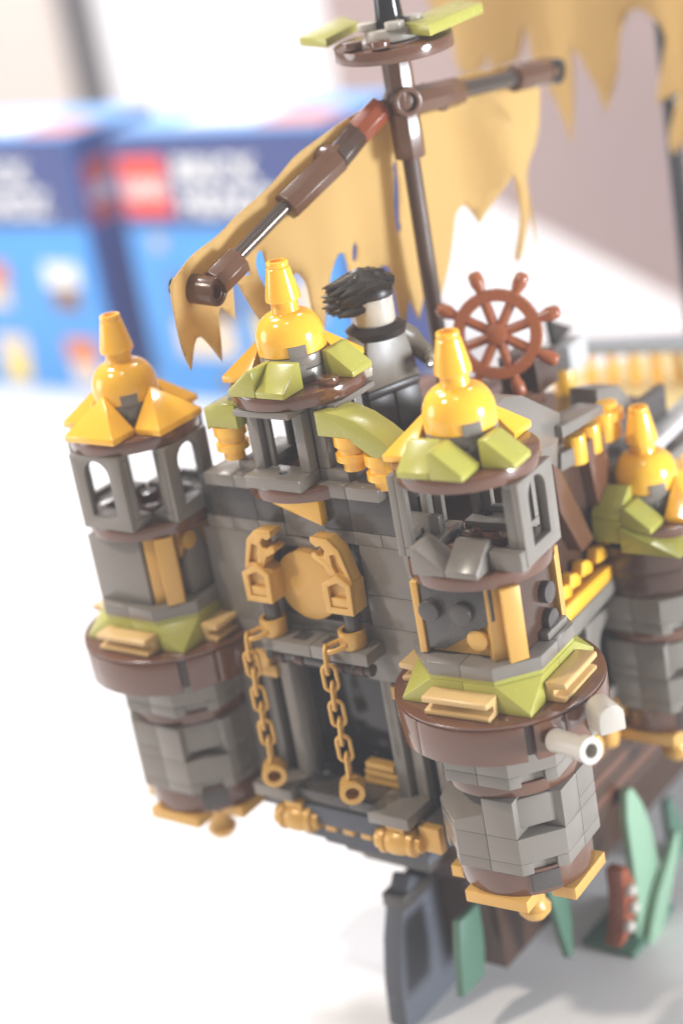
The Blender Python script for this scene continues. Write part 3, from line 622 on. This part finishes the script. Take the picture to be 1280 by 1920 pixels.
# ---- mizzen mast, crow's nest, bent yard
MX, MY = 48.0, 65.3
mast = piece('mizzen_mast', 'pole', ship, lambda b: lathe(b, [(2.2, -13), (2.2, 50)], 24), (MX, MY, 0), bev=0.1); mast['label'] = 'brown mast with a small round top'
def ribbed(b, z0, z1, r=3.7):
    prism(b, [(r*(1.0 if k % 2 == 0 else 0.9)*math.cos(k*math.pi/8), r*(1.0 if k % 2 == 0 else 0.9)*math.sin(k*math.pi/8)) for k in range(16)], 'Z', z0, z1)
piece('mast_sleeve', 'mast', mast, lambda b: ribbed(b, 47.6, 58.8, 3.9), bev=0.15)
piece('mast_connector', 'mast', mast, lambda b: ribbed(b, 58.9, 72.5, 3.7), bev=0.15)
def pinhole(b, r=3.6, h=4.0, ri=2.3):
    ringm(b, (0, 0, 0), 'Z', ri, r, -h, h, 32)
PDIR = (CAM-Vector((MX, MY, 62))).normalized()
side_dir = Vector((0.80, -0.60, 0.05)).to_track_quat('Z', 'Y').to_euler()
piece('cross_pin', 'mast', mast, lambda b: (pinhole(b, 3.5, 4.6), cyl(b, (0, 0, 0), 'Z', 2.3, -4.4, 3.6, 20)), (0, 0, 61.5), rot=side_dir, bev=0.2)
top = piece('mast_top', 'brown', mast, lambda b: lathe(b, [(14.5, -3.2), (14.5, 0)], 48), (0, 0, 76.4), rot=(0.03, 0.02, 0.1), bev=0.2)
piece('top_bracket', 'grey', mast, lambda b: box(b, -7, 7, -4, 4, 71.8, 73.1), bev=0.15)
piece('top_plate', 'stone', mast, lambda b: (lathe(b, [(6.5, 76.5), (6.5, 79.4)], 32), [cyl(b, (x, y, 0), 'Z', 2.4, 79.4, 81.2, 20) for x, y in ((4, -4), (-4, -4), (4, 4), (-4, 4))]), bev=0.2)
piece('top_studs', 'brown', mast, lambda b: [cyl(b, (x, y, 0), 'Z', 2.4, 76.4, 78.2, 20) for x, y in ((-4, -11), (4, -11))], bev=0.2)
piece('top_spike', 'black', mast, lambda b: lathe(b, [(3.6, 79.4), (2.6, 92), (0.01, 92)], 24), bev=0.1)
def plank(px4, zz, h):
    P4 = [un(q, 2, zz) for q in px4]
    piece('olive_tile', 'olive', mast, lambda b: prism(b, [(p.x-MX, p.y-MY) for p in P4], 'Z', zz-h, zz), bev=0.15)
plank(((560, 70), (610, 73), (672, 40), (640, 30)), 78.6, 2.2); plank(((752, 44), (803, 47), (903, 4), (850, 0)), 80.0, 2.6)

Y0 = ud((395, 545), 438); Y1 = ud((425, 500), 441); Y2 = ud((585, 335), 452); Y3 = ud((630, 298), 454); Y4 = ud((706, 205), 461); YC = Vector((MX+1.0, MY-4.5, 61.5))
YR0 = ud((812, 182), 474); YR1 = ud((1000, 138), 508); YR2 = ud((1030, 133), 514)
def axis_rot(d): return d.to_track_quat('Z', 'Y').to_euler()
yard = piece('bent_yard', 'axle', ship, lambda b: [rod(b, Y1+Vector(o)*1.0, Y2+Vector(o)*1.0, 1.15, 12) for o in ((0.9, -.7, 0), (-0.9, .7, 0), (0.3, 0.5, 1.1), (-0.3, -0.5, -1.1))], bev=0.0); yard['label'] = 'bent brown yard the rear sail hangs from'
def sleeve(name, a, c, m='mast', r=3.7): piece(name, m, yard, lambda b: ribbed(b, 0, (c-a).length, r), a, rot=axis_rot(c-a), bev=0.18)
sleeve('sleeve', Y0.lerp(Y1, 0.3), Y0.lerp(Y2, 0.27)); sleeve('sleeve', Y0.lerp(Y2, 0.74), Y3); sleeve('sleeve', Y3, Y3.lerp(Y4, 0.52), 'dbrown', 3.4); sleeve('angle_sleeve', Y3.lerp(Y4, 0.5), Y4.lerp(YC, 0.25), 'red', 3.5)
pd = (CAM-Y0).normalized(); pdir = (pd*0.55 + Rt*0.85 - Up*0.1).normalized()
for c, h in ((Y0, 5.2), (Y3, 3.2)):
    piece('end_pin', 'mast', yard, lambda b, h=h: (pinhole(b, 3.5, h, 2.5), ringm(b, (0, 0, 0), 'Z', 1.7, 2.45, -h+0.5, h-0.4, 24), cyl(b, (0, 0, 0), 'Z', 1.7, -h+0.5, h-2.2, 16)), c - pdir*(h*0.55), rot=axis_rot(pdir), bev=0.2)
    piece('pin_head', 'black', yard, lambda b: cyl(b, (0, 0, 0), 'Z', 2.4, -2.4, 0), c - pdir*(h*1.6), rot=axis_rot(pdir), bev=0.3)
sleeve('sleeve', YC.lerp(YR0, 0.15), YR0.lerp(YR1, 0.22)); piece('end_pin', 'mast', yard, lambda b: (pinhole(b, 3.4, 3.4, 2.4), cyl(b, (0, 0, 0), 'Z', 2.3, -3, 2, 16)), YR0, rot=axis_rot(pdir), bev=0.2)
piece('yard_axle', 'axle', yard, lambda b: rod(b, YR0, YR1, 2.2, 12), bev=0); sleeve('sleeve', YR0.lerp(YR1, 0.78), YR2); piece('end_pin', 'black', yard, lambda b: pinhole(b, 3.4, 3.2, 1.8), YR2, rot=axis_rot(pdir), bev=0.2)

# ---- tattered sails: outline measured in the photograph, laid on upright sheets hung below the yards
def inpoly(pt, poly):
    c = False; j = len(poly)-1
    for i in range(len(poly)):
        if (poly[i][1] > pt[1]) != (poly[j][1] > pt[1]) and pt[0] < (poly[j][0]-poly[i][0])*(pt[1]-poly[i][1])/(poly[j][1]-poly[i][1])+poly[i][0]: c = not c
        j = i
    return c
def sail(name, parent, outline, holes, plan, wave, step=12, label=None):
    dense = []
    def densify(poly):
        out = []
        for i in range(len(poly)):
            a, c = poly[i], poly[(i+1) % len(poly)]; n = max(1, int(math.hypot(a[0]-c[0], a[1]-c[1])/8))
            out += [(a[0]+(c[0]-a[0])*k/n, a[1]+(c[1]-a[1])*k/n) for k in range(n)]
        return out
    def smooth(poly):          # one pass of corner rounding that keeps the sharp tips
        out = []
        for i in range(len(poly)):
            a, p, c = poly[i-1], poly[i], poly[(i+1) % len(poly)]
            v1 = Vector((a[0]-p[0], a[1]-p[1])); v2 = Vector((c[0]-p[0], c[1]-p[1]))
            if v1.length > 0 and v2.length > 0 and v1.angle(v2) > 1.3: out += [(p[0]+(a[0]-p[0])*.2, p[1]+(a[1]-p[1])*.2), (p[0]+(c[0]-p[0])*.2, p[1]+(c[1]-p[1])*.2)]
            else: out.append(p)
        return out
    loops = [densify(smooth(outline))]+[densify(smooth(h)) for h in holes]
    vs, ed = [], []
    for lp in loops:
        o = len(vs); vs += lp; ed += [(o+i, o+(i+1) % len(lp)) for i in range(len(lp))]
    xs = [p[0] for p in outline]; ys = [p[1] for p in outline]; x = min(xs)
    while x < max(xs):
        y = min(ys)
        while y < max(ys):
            p = (x+random.uniform(-2, 2), y+random.uniform(-2, 2))
            if inpoly(p, outline) and not any(inpoly(p, h) for h in holes): vs.append(p)
            y += step
        x += step
    r = delaunay_2d_cdt([Vector(v) for v in vs], ed, [], 0, 1e-4)
    def to3(px):
        d = ray(px); best = None
        for i in range(len(plan)-1):
            a, c = Vector(plan[i]), Vector(plan[i+1]); e = c-a; n = Vector((e.y, -e.x)).normalized()
            den = n.x*d.x+n.y*d.y
            if abs(den) < 1e-9: continue
            t = (n.x*(a.x-CAM.x)+n.y*(a.y-CAM.y))/den; q = CAM+d*t; sgm = ((q.x-a.x)*e.x+(q.y-a.y)*e.y)/e.length_squared
            lo = -9 if i == 0 else 0; hi = 9 if i == len(plan)-2 else 1
            pen = max(0, lo-sgm, sgm-hi)
            if best is None or pen < best[0]: best = (pen, q, n, (i+sgm)*e.length)
        return best[1] + Vector((best[2].x, best[2].y, 0))*wave(px)
    bm = bmesh.new(); V = [bm.verts.new(to3((v[0], v[1]))) for v in r[0]]
    for f in r[2]:
        cx = sum(r[0][i][0] for i in f)/3; cy = sum(r[0][i][1] for i in f)/3
        if inpoly((cx, cy), loops[0]) and not any(inpoly((cx, cy), h) for h in loops[1:]): bm.faces.new([V[i] for i in f])
    bmesh.ops.delete(bm, geom=[v for v in bm.verts if not v.link_faces], context='VERTS')
    o = put(name, mesh(name, bm, 0, 3.0), 'cloth', parent); md = o.modifiers.new('thickness', 'SOLIDIFY'); md.thickness = 0.00035; md.offset = 0
    if label: o['label'] = label
    return o
rear = [(312, 556), (310, 530), (330, 506), (420, 437), (470, 388), (520, 335), (555, 290), (600, 255), (660, 215), (705, 190), (770, 165), (830, 150), (960, 122), (1005, 130), (1012, 160),
        (1008, 254), (985, 318), (985, 345), (994, 385), (972, 352), (963, 362), (958, 420), (947, 460), (941, 430), (938, 370), (932, 330), (929, 400), (928, 488), (922, 488), (920, 400), (908, 326), (897, 370), (884, 420), (874, 398), (862, 382), (848, 400), (838, 460), (826, 520), (818, 560), (806, 515), (796, 560), (785, 600), (770, 560), (762, 606), (752, 600), (744, 540), (735, 500), (718, 500), (690, 560), (678, 620),
        (668, 620), (660, 560), (650, 500), (636, 470), (622, 478), (610, 520), (606, 600), (604, 640), (580, 640), (575, 580), (565, 530), (548, 508), (530, 520), (520, 600), (498, 610), (484, 594), (470, 566), (455, 534), (443, 520), (446, 600), (436, 590), (423, 577), (419, 590), (424, 640), (426, 680), (408, 652), (392, 634), (380, 636), (372, 655), (366, 696), (347, 666), (330, 622)]
rear_holes = [[(741, 305), (748, 300), (757, 360), (760, 430), (752, 441), (744, 400)], [(660, 470), (667, 450), (675, 468), (673, 490), (663, 492)], [(458, 478), (470, 500), (476, 515), (470, 520), (462, 505)], [(487, 474), (494, 470), (500, 500), (499, 540), (490, 520), (485, 495)]]
def wv(px):
    x, y = px; t = max(0, min(1, (y-200)/350)); r = 2.4*math.sin(x*0.021+0.004*y)*t + 0.7*math.sin(x*0.06-0.01*y)*t
    if x > 830: r += 9.0*math.exp(-((x-905-0.18*(y-250))/38)**2)*max(0, min(1, (y-170)/60))
    return r
sail('tattered_sail', ship, rear, rear_holes, [((Y0.x-3.2), (Y0.y+2.2)), (Y3.x-3.2, Y3.y+2.4), (MX-6.0, MY+1.5), (YR0.x-6, YR0.y+3), (YR1.x-5, YR1.y+4)], wv, label='ragged tan cloth sail hanging from the bent yard')

mast2 = piece('main_mast', 'black', ship, lambda b: lathe(b, [(2.6, -62), (2.6, 110)], 20), (48, 204, 0), bev=0.1); mast2['label'] = 'dark tall mast further forward'
def no(px): return 2.5*math.sin(px[0]*0.03)
fore = [(770, -60), (1330, -60), (1330, 60), (1300, 250), (1262, 290), (1250, 262), (1275, 170), (1240, 190), (1222, 196), (1235, 130), (1248, 60), (1180, 10), (1160, 60), (1158, 130), (1150, 170), (1138, 212), (1125, 165), (1108, 130), (1092, 100), (1078, 85), (1082, 180), (1077, 268), (1062, 230), (1040, 190), (1010, 150), (990, 120), (978, 50), (970, 110), (950, 125), (925, 130), (918, 100), (912, 130), (880, 140), (860, 120), (850, 60), (800, 20)]
sail('tattered_sail', ship, fore, [], [(-40, 200), (48, 198), (150, 200)], no, 16, label='ragged tan cloth sail on the mast further forward')

# ---- sea plants of the ship's base, standing on the table
def blade(px_list, x, wds, m, t=2.4, name='sea_leaf'):
    pts = [un(p, 0, x) for p in px_list]; L = [(p.y-wd, p.z) for p, wd in zip(pts, wds)]; Rr = [(p.y+wd, p.z) for p, wd in zip(pts, wds)]
    return piece(name, m, plants, lambda b: prism(b, L+Rr[::-1], 'X', x-t, x), bev=0.4)
plants = bx('plant_base', 'dgreen', ship, 74, 90, 52, 76, TZ+0.1, TZ+2.0); plants['label'] = 'green plant pieces beside the hull'
blade([(1180, 1482), (1190, 1520), (1202, 1570), (1212, 1630), (1216, 1690), (1212, 1760)], 88, [1.6, 4.4, 6.0, 6.6, 6.4, 5.4], 'green')
blade([(1270, 1560), (1262, 1610), (1250, 1660), (1240, 1710), (1230, 1760)], 91, [1.2, 3.4, 4.6, 5.0, 4.6], 'green')
blade([(1255, 1500), (1270, 1560), (1285, 1640), (1290, 1720)], 80, [1.6, 4, 5, 5], 'dgreen')
blade([(1038, 1650), (1052, 1690), (1062, 1735), (1072, 1795)], 82, [3.4, 3.6, 3.0, 1.0], 'dgreen')
blade([(880, 1712), (884, 1760), (888, 1800), (890, 1850)], 66, [4.6, 5.6, 5.8, 5.4], 'dgreen')
blade([(1170, 1630), (1180, 1665), (1184, 1700), (1180, 1740), (1168, 1772)], 92, [1.6, 3.2, 3.8, 3.4, 2.0], 'red', 5, 'coral_piece')
for px in ((1176, 1668), (1182, 1700), (1174, 1736)):
    q = un(px, 0, 92); piece('coral_knob', 'stone', plants, lambda b, q=q: lathe(b, [(0.01, -1.6), (1.5, -1.0), (1.8, 0.4), (1.0, 1.5), (0.01, 1.8)], 14, (q.x+0.8, q.y, q.z)), bev=0, ang=1.0)
# ------------------------------------------------------------------ the toy figure on the stern deck
FX, FY, FZ = 54.2, 31.8, -13.0
fig = empty('toy_figure', (FX, FY, FZ)); fig.rotation_euler = (0, 0, math.radians(70))
tag(fig, 'small toy figure with swept dark hair and grey-brown coat standing behind the turret', 'toy figure')
# local: faces -Y; turned so that the figure looks forward along the ship's right side
piece('legs', 'trouser', fig, lambda b: (box(b, -7.6, -0.15, -3.6, 3.6, 0, 12.6), box(b, 0.15, 7.6, -3.6, 3.6, 0, 12.6), box(b, -7.8, 7.8, -3.8, 3.8, 12.7, 14.6)), bev=0.5)
piece('torso', 'coat', fig, lambda b: solid(b, [(-7.9, -3.9, 14.7), (7.9, -3.9, 14.7), (7.9, 3.9, 14.7), (-7.9, 3.9, 14.7), (-5.6, -3.7, 27.2), (5.6, -3.7, 27.2), (5.6, 3.7, 27.2), (-5.6, 3.7, 27.2)], [(3, 2, 1, 0), (4, 5, 6, 7), (0, 1, 5, 4), (1, 2, 6, 5), (2, 3, 7, 6), (3, 0, 4, 7)]), bev=0.5)
piece('coat_skirt', 'coat', fig, lambda b: solid(b, [(-8.4, 0, 5.5), (8.4, 0, 5.5), (8.6, 5.0, 5.0), (-8.6, 5.0, 5.0), (-7.9, 1, 15.6), (7.9, 1, 15.6), (7.9, 4.5, 15.6), (-7.9, 4.5, 15.6)], [(3, 2, 1, 0), (4, 5, 6, 7), (0, 1, 5, 4), (1, 2, 6, 5), (2, 3, 7, 6), (3, 0, 4, 7)]), bev=0.5)
piece('collar', 'hair', fig, lambda b: (lathe(b, [(4.5, 26.2), (6.9, 26.6), (7.4, 28.4), (5.6, 29.6), (4.2, 29.0)], 28)), bev=0, ang=0.9)
for s in (-1, 1):
    pts = [(s*6.0, 0, 25.4), (s*8.6, -0.4, 23.2), (s*9.6, -2.6, 20.4), (s*9.4, -6.2, 19.0)] if s > 0 else [(s*6.0, 0, 25.6), (s*9.2, -1, 24.2), (s*11.4, -4.6, 22.8), (s*12.4, -8.4, 23.4)]
    arm_o = piece('arm', 'coat', fig, lambda b, pts=pts: tube(b, pts, [3.0, 2.9, 2.5, 2.1], 16), bev=0, ang=1.0)
    e = Vector(pts[-1]); d = (e-Vector(pts[-2])).normalized()
    piece('hand', 'skin', fig, lambda b: (rod(b, (0, 0, -1), (0, 0, 1.4), 1.3), ringm(b, (0, 0, 3.6), 'X', 1.6, 2.6, -1.6, 1.6, 20, -2.4, 2.4)), e, rot=axis_rot(d), bev=0.15)
piece('head', 'skin', fig, lambda b: lathe(b, [(0.01, 28.2), (3.2, 28.2), (4.6, 28.8), (5.1, 30.2), (5.1, 35.6), (4.6, 37.0), (2.6, 37.6), (2.4, 38.6), (0.01, 38.6)], 36), bev=0, ang=1.0)
def hair(b):
    # a low cap of overlapping locks blown to one side
    rnd = random.Random(5); th = -fig.rotation_euler.z
    L = Vector((-Rt.x*math.cos(th)+Rt.y*math.sin(th), -Rt.x*math.sin(th)-Rt.y*math.cos(th), 0)).normalized(); N = Vector((-L.y, L.x, 0))
    lathe(b, [(5.3, 36.0), (5.5, 36.6), (5.2, 38.2), (3.8, 39.8), (1.6, 40.7), (0.01, 40.9)], 28)
    for i in range(22):
        a = rnd.uniform(-1.1, 1.1); d = L*math.cos(a)+N*math.sin(a); z = rnd.uniform(34.2, 38.5); p0 = d*4.9+Vector((0, 0, z))
        sw = L*rnd.uniform(3.5, 7.5)+N*rnd.uniform(-1, 1)+Vector((0, 0, rnd.uniform(-3.5, 0.5)))
        tube(b, [p0-L*1.5, p0+sw*0.3, p0+sw*0.7, p0+sw], [1.0, 1.5, 0.9, 0.12], 7)
    for i in range(54):
        u = rnd.uniform(-4.6, 3.6); v = rnd.uniform(-4.8, 4.8)
        if u*u+v*v > 27: continue
        z = 41.0-0.09*(u*u+v*v)+rnd.uniform(-1.2, 0.3); p0 = L*u+N*v+Vector((0, 0, z)); ln = rnd.uniform(5.0, 9.5)
        sw = L*ln+N*rnd.uniform(-1.6, 1.6)+Vector((0, 0, rnd.uniform(-4.2, 0.8)))
        tube(b, [p0-sw*0.2, p0+sw*0.2+Vector((0, 0, 0.7)), p0+sw*0.6+Vector((0, 0, 0.5)), p0+sw], [0.9, 1.5, 1.05, 0.12], 7)
piece('hair', 'hair', fig, hair, bev=0, ang=0.7)

# ------------------------------------------------------------------ printed boxes behind
M['boxblue'] = mat('print_bright_blue', (0.04, 0.29, 0.72), 0.35, var=0.05); M['boxnavy'] = mat('print_navy', (0.02, 0.045, 0.20), 0.35)
M['boxtop'] = mat('print_pale_blue', (0.16, 0.42, 0.85), 0.35, var=0.1); M['pwhite'] = mat('print_white', (0.80, 0.80, 0.78), 0.4); M['pred'] = mat('print_red', (0.78, 0.045, 0.012), 0.35)
M['pyellow'] = mat('print_yellow', (0.90, 0.62, 0.03), 0.4); M['pcream'] = mat('print_cream', (0.72, 0.58, 0.42), 0.4); M['pbrown'] = mat('print_brown', (0.20, 0.09, 0.05), 0.4)
M['pgrey'] = mat('print_grey', (0.45, 0.46, 0.48), 0.4); M['porange'] = mat('print_orange', (0.66, 0.18, 0.05), 0.4)
def text(name, body, size, m, parent, loc, rot, sx=1.0, bold=0.0):
    cu = bpy.data.curves.new(name, 'FONT'); cu.body = body; cu.size = size*S; cu.extrude = 0.00012; cu.offset = bold*S; cu.align_x = 'LEFT'
    to = bpy.data.objects.new(name+'_tmp', cu); C.objects.link(to); dg = bpy.context.evaluated_depsgraph_get()
    me = bpy.data.meshes.new_from_object(to.evaluated_get(dg)); bpy.data.objects.remove(to)
    o = put(name, me, m, parent, loc, rot=rot); o.scale = (sx, 1, 1); return o
def carton(x0, x1, y0, y1, h, label, kind):
    bxo = bx('printed_carton', 'boxblue', None, 0, x1-x0, 0, y1-y0, 0, h, bev=0.6); bxo.location = Vector((x0, y0, TZ))*S
    tag(bxo, label, 'box', 'cartons standing on the table behind the ship')
    W = x1-x0; D = y1-y0
    bx('navy_band', 'boxnavy', bxo, 0.3, W-0.3, -0.5, -0.1, h*0.66, h-0.4, bev=0)
    bx('side_panel', 'boxnavy', bxo, W+0.1, W+0.5, 0.3, D-0.3, 0.5, h-0.5, bev=0)
    bx('top_panel', 'boxtop', bxo, 0.5, W-0.5, 0.5, D-0.5, h+0.1, h+0.5, bev=0)
    bx('top_white_print', 'pwhite', bxo, W*0.25, W*0.62, D*0.2, D*0.75, h+0.6, h+0.9, bev=0); bx('top_red_print', 'porange', bxo, W*0.66, W*0.96, D*0.12, D*0.5, h+0.6, h+0.9, bev=0)
    lx = 3.0 if kind else W-190
    bx('logo_patch', 'pred', bxo, 4, 36, -0.9, -0.6, h*0.70, h*0.70+32, bev=0)
    text('logo_lettering', 'LEGO', 12.5, 'pwhite', bxo, (5.5, -1.1, h*0.70+11), (Q, 0, 0), 0.95, 0.5)
    text('title_lettering', 'BRICK', 19, 'pwhite', bxo, (42, -1.0, h*0.70+18), (Q, 0, 0), 1.05, 0.6)
    text('title_lettering', 'HEADZ', 19, 'pwhite', bxo, (42, -1.0, h*0.70+1), (Q, 0, 0), 1.05, 0.6)
    bx('side_logo_patch', 'pred', bxo, W+0.6, W+0.9, 6, 38, h*0.66, h*0.66+34, bev=0)
    text('logo_lettering', 'LEGO', 12.5, 'pwhite', bxo, (W+1.1, 8, h*0.66+12), (Q, 0, Q), 0.95, 0.5)
    def patch(x, z, wd, hh, m): piece('print_block', m, bxo, lambda b: box(b, x-wd/2, x+wd/2, -0.9, -0.6, z-hh/2, z+hh/2), bev=0)
    if kind:
        patch(W*0.33, h*0.40, 42, 24, 'pbrown'); patch(W*0.33, h*0.43, 34, 13, 'porange'); patch(W*0.30, h*0.24, 40, 20, 'pcream'); patch(W*0.82, h*0.55, 22, 10, 'porange'); patch(W*0.62, h*0.24, 20, 30, 'pyellow'); patch(W*0.45, h*0.08, 30, 9, 'pbrown'); patch(W*0.15, h*0.60, 10, 8, 'pgrey'); patch(W*0.33, h*0.33, 30, 7, 'pcream'); patch(W*0.62, h*0.40, 18, 16, 'pbrown'); patch(W*0.82, h*0.40, 16, 22, 'pcream'); patch(W*0.82, h*0.16, 20, 14, 'pwhite')
    else:
        for fx, fz, wd, hh, m, m2 in ((0.80, 0.44, 26, 24, 'pwhite', 'pbrown'), (0.38, 0.44, 24, 22, 'porange', 'pcream'), (0.40, 0.14, 24, 24, 'pcream', 'pyellow'), (0.82, 0.14, 24, 24, 'porange', 'pcream')):
            patch(W*fx, h*fz+5, wd, hh*0.6, m); patch(W*fx, h*fz-9, wd*0.8, hh*0.55, m2)
    return bxo
carton(-386, -246, 410, 485, 147, 'blue printed carton with red logo patch and white title, right behind the sail', 1)
carton(-545, -414, 408, 480, 147, 'blue printed carton with four small pictures, beside the bigger-pictured carton', 0)

# ------------------------------------------------------------------ back of the room
def upright(name, m, a, c, h, t=30):
    a, c = Vector(a), Vector(c); d = c-a
    return piece(name, m, None, lambda b: box(b, 0, d.length, 0, t, 0, h), (a.x, a.y, TZ+0.5), math.atan2(d.y, d.x), bev=0)
bw = [un(q, 2, TZ) for q in ((-200, 245), (150, 215), (660, 178))]
struct(upright('back_wall', 'wall', bw[1], bw[2], 560)); struct(upright('beige_wall', 'beige', bw[0]+(bw[0]-bw[1])*1.0, bw[1]-Vector((2, 0, 0)), 560))
pp = un((172, 222), 2, TZ); tag(upright('post', 'post', pp-Vector((15, 0, 0)), pp+Vector((13, 0, 0)), 560, 26), 'grey upright post between the pale and beige walls', 'post')
cb = [un(q, 2, TZ) for q in ((640, 235), (1300, 575))]; cd_ = (cb[1]-cb[0])
tag(upright('cabinet', 'cabinet', cb[0], cb[1]+cd_*0.25, 420, 260), 'brown cabinet standing behind the ship at the table end', 'cabinet')

# ------------------------------------------------------------------ added scattering volume, imitates the veil of display glass and lifts darks
HZ = bpy.data.materials.new('added_haze'); HZ.use_nodes = True; nt = HZ.node_tree; nt.nodes.remove(nt.nodes['Principled BSDF'])
pv = nt.nodes.new('ShaderNodeVolumePrincipled'); pv.inputs['Color'].default_value = (0.95, 0.95, 1.0, 1); pv.inputs['Density'].default_value = 0.105; pv.inputs['Anisotropy'].default_value = 0.0
nt.links.new(pv.outputs[0], nt.nodes['Material Output'].inputs['Volume'])
hz = piece('added_haze', HZ, None, lambda b: box(b, -2900, 1400, -900, 2800, TZ-1000, 520), bev=0); hz['kind'] = 'stuff'
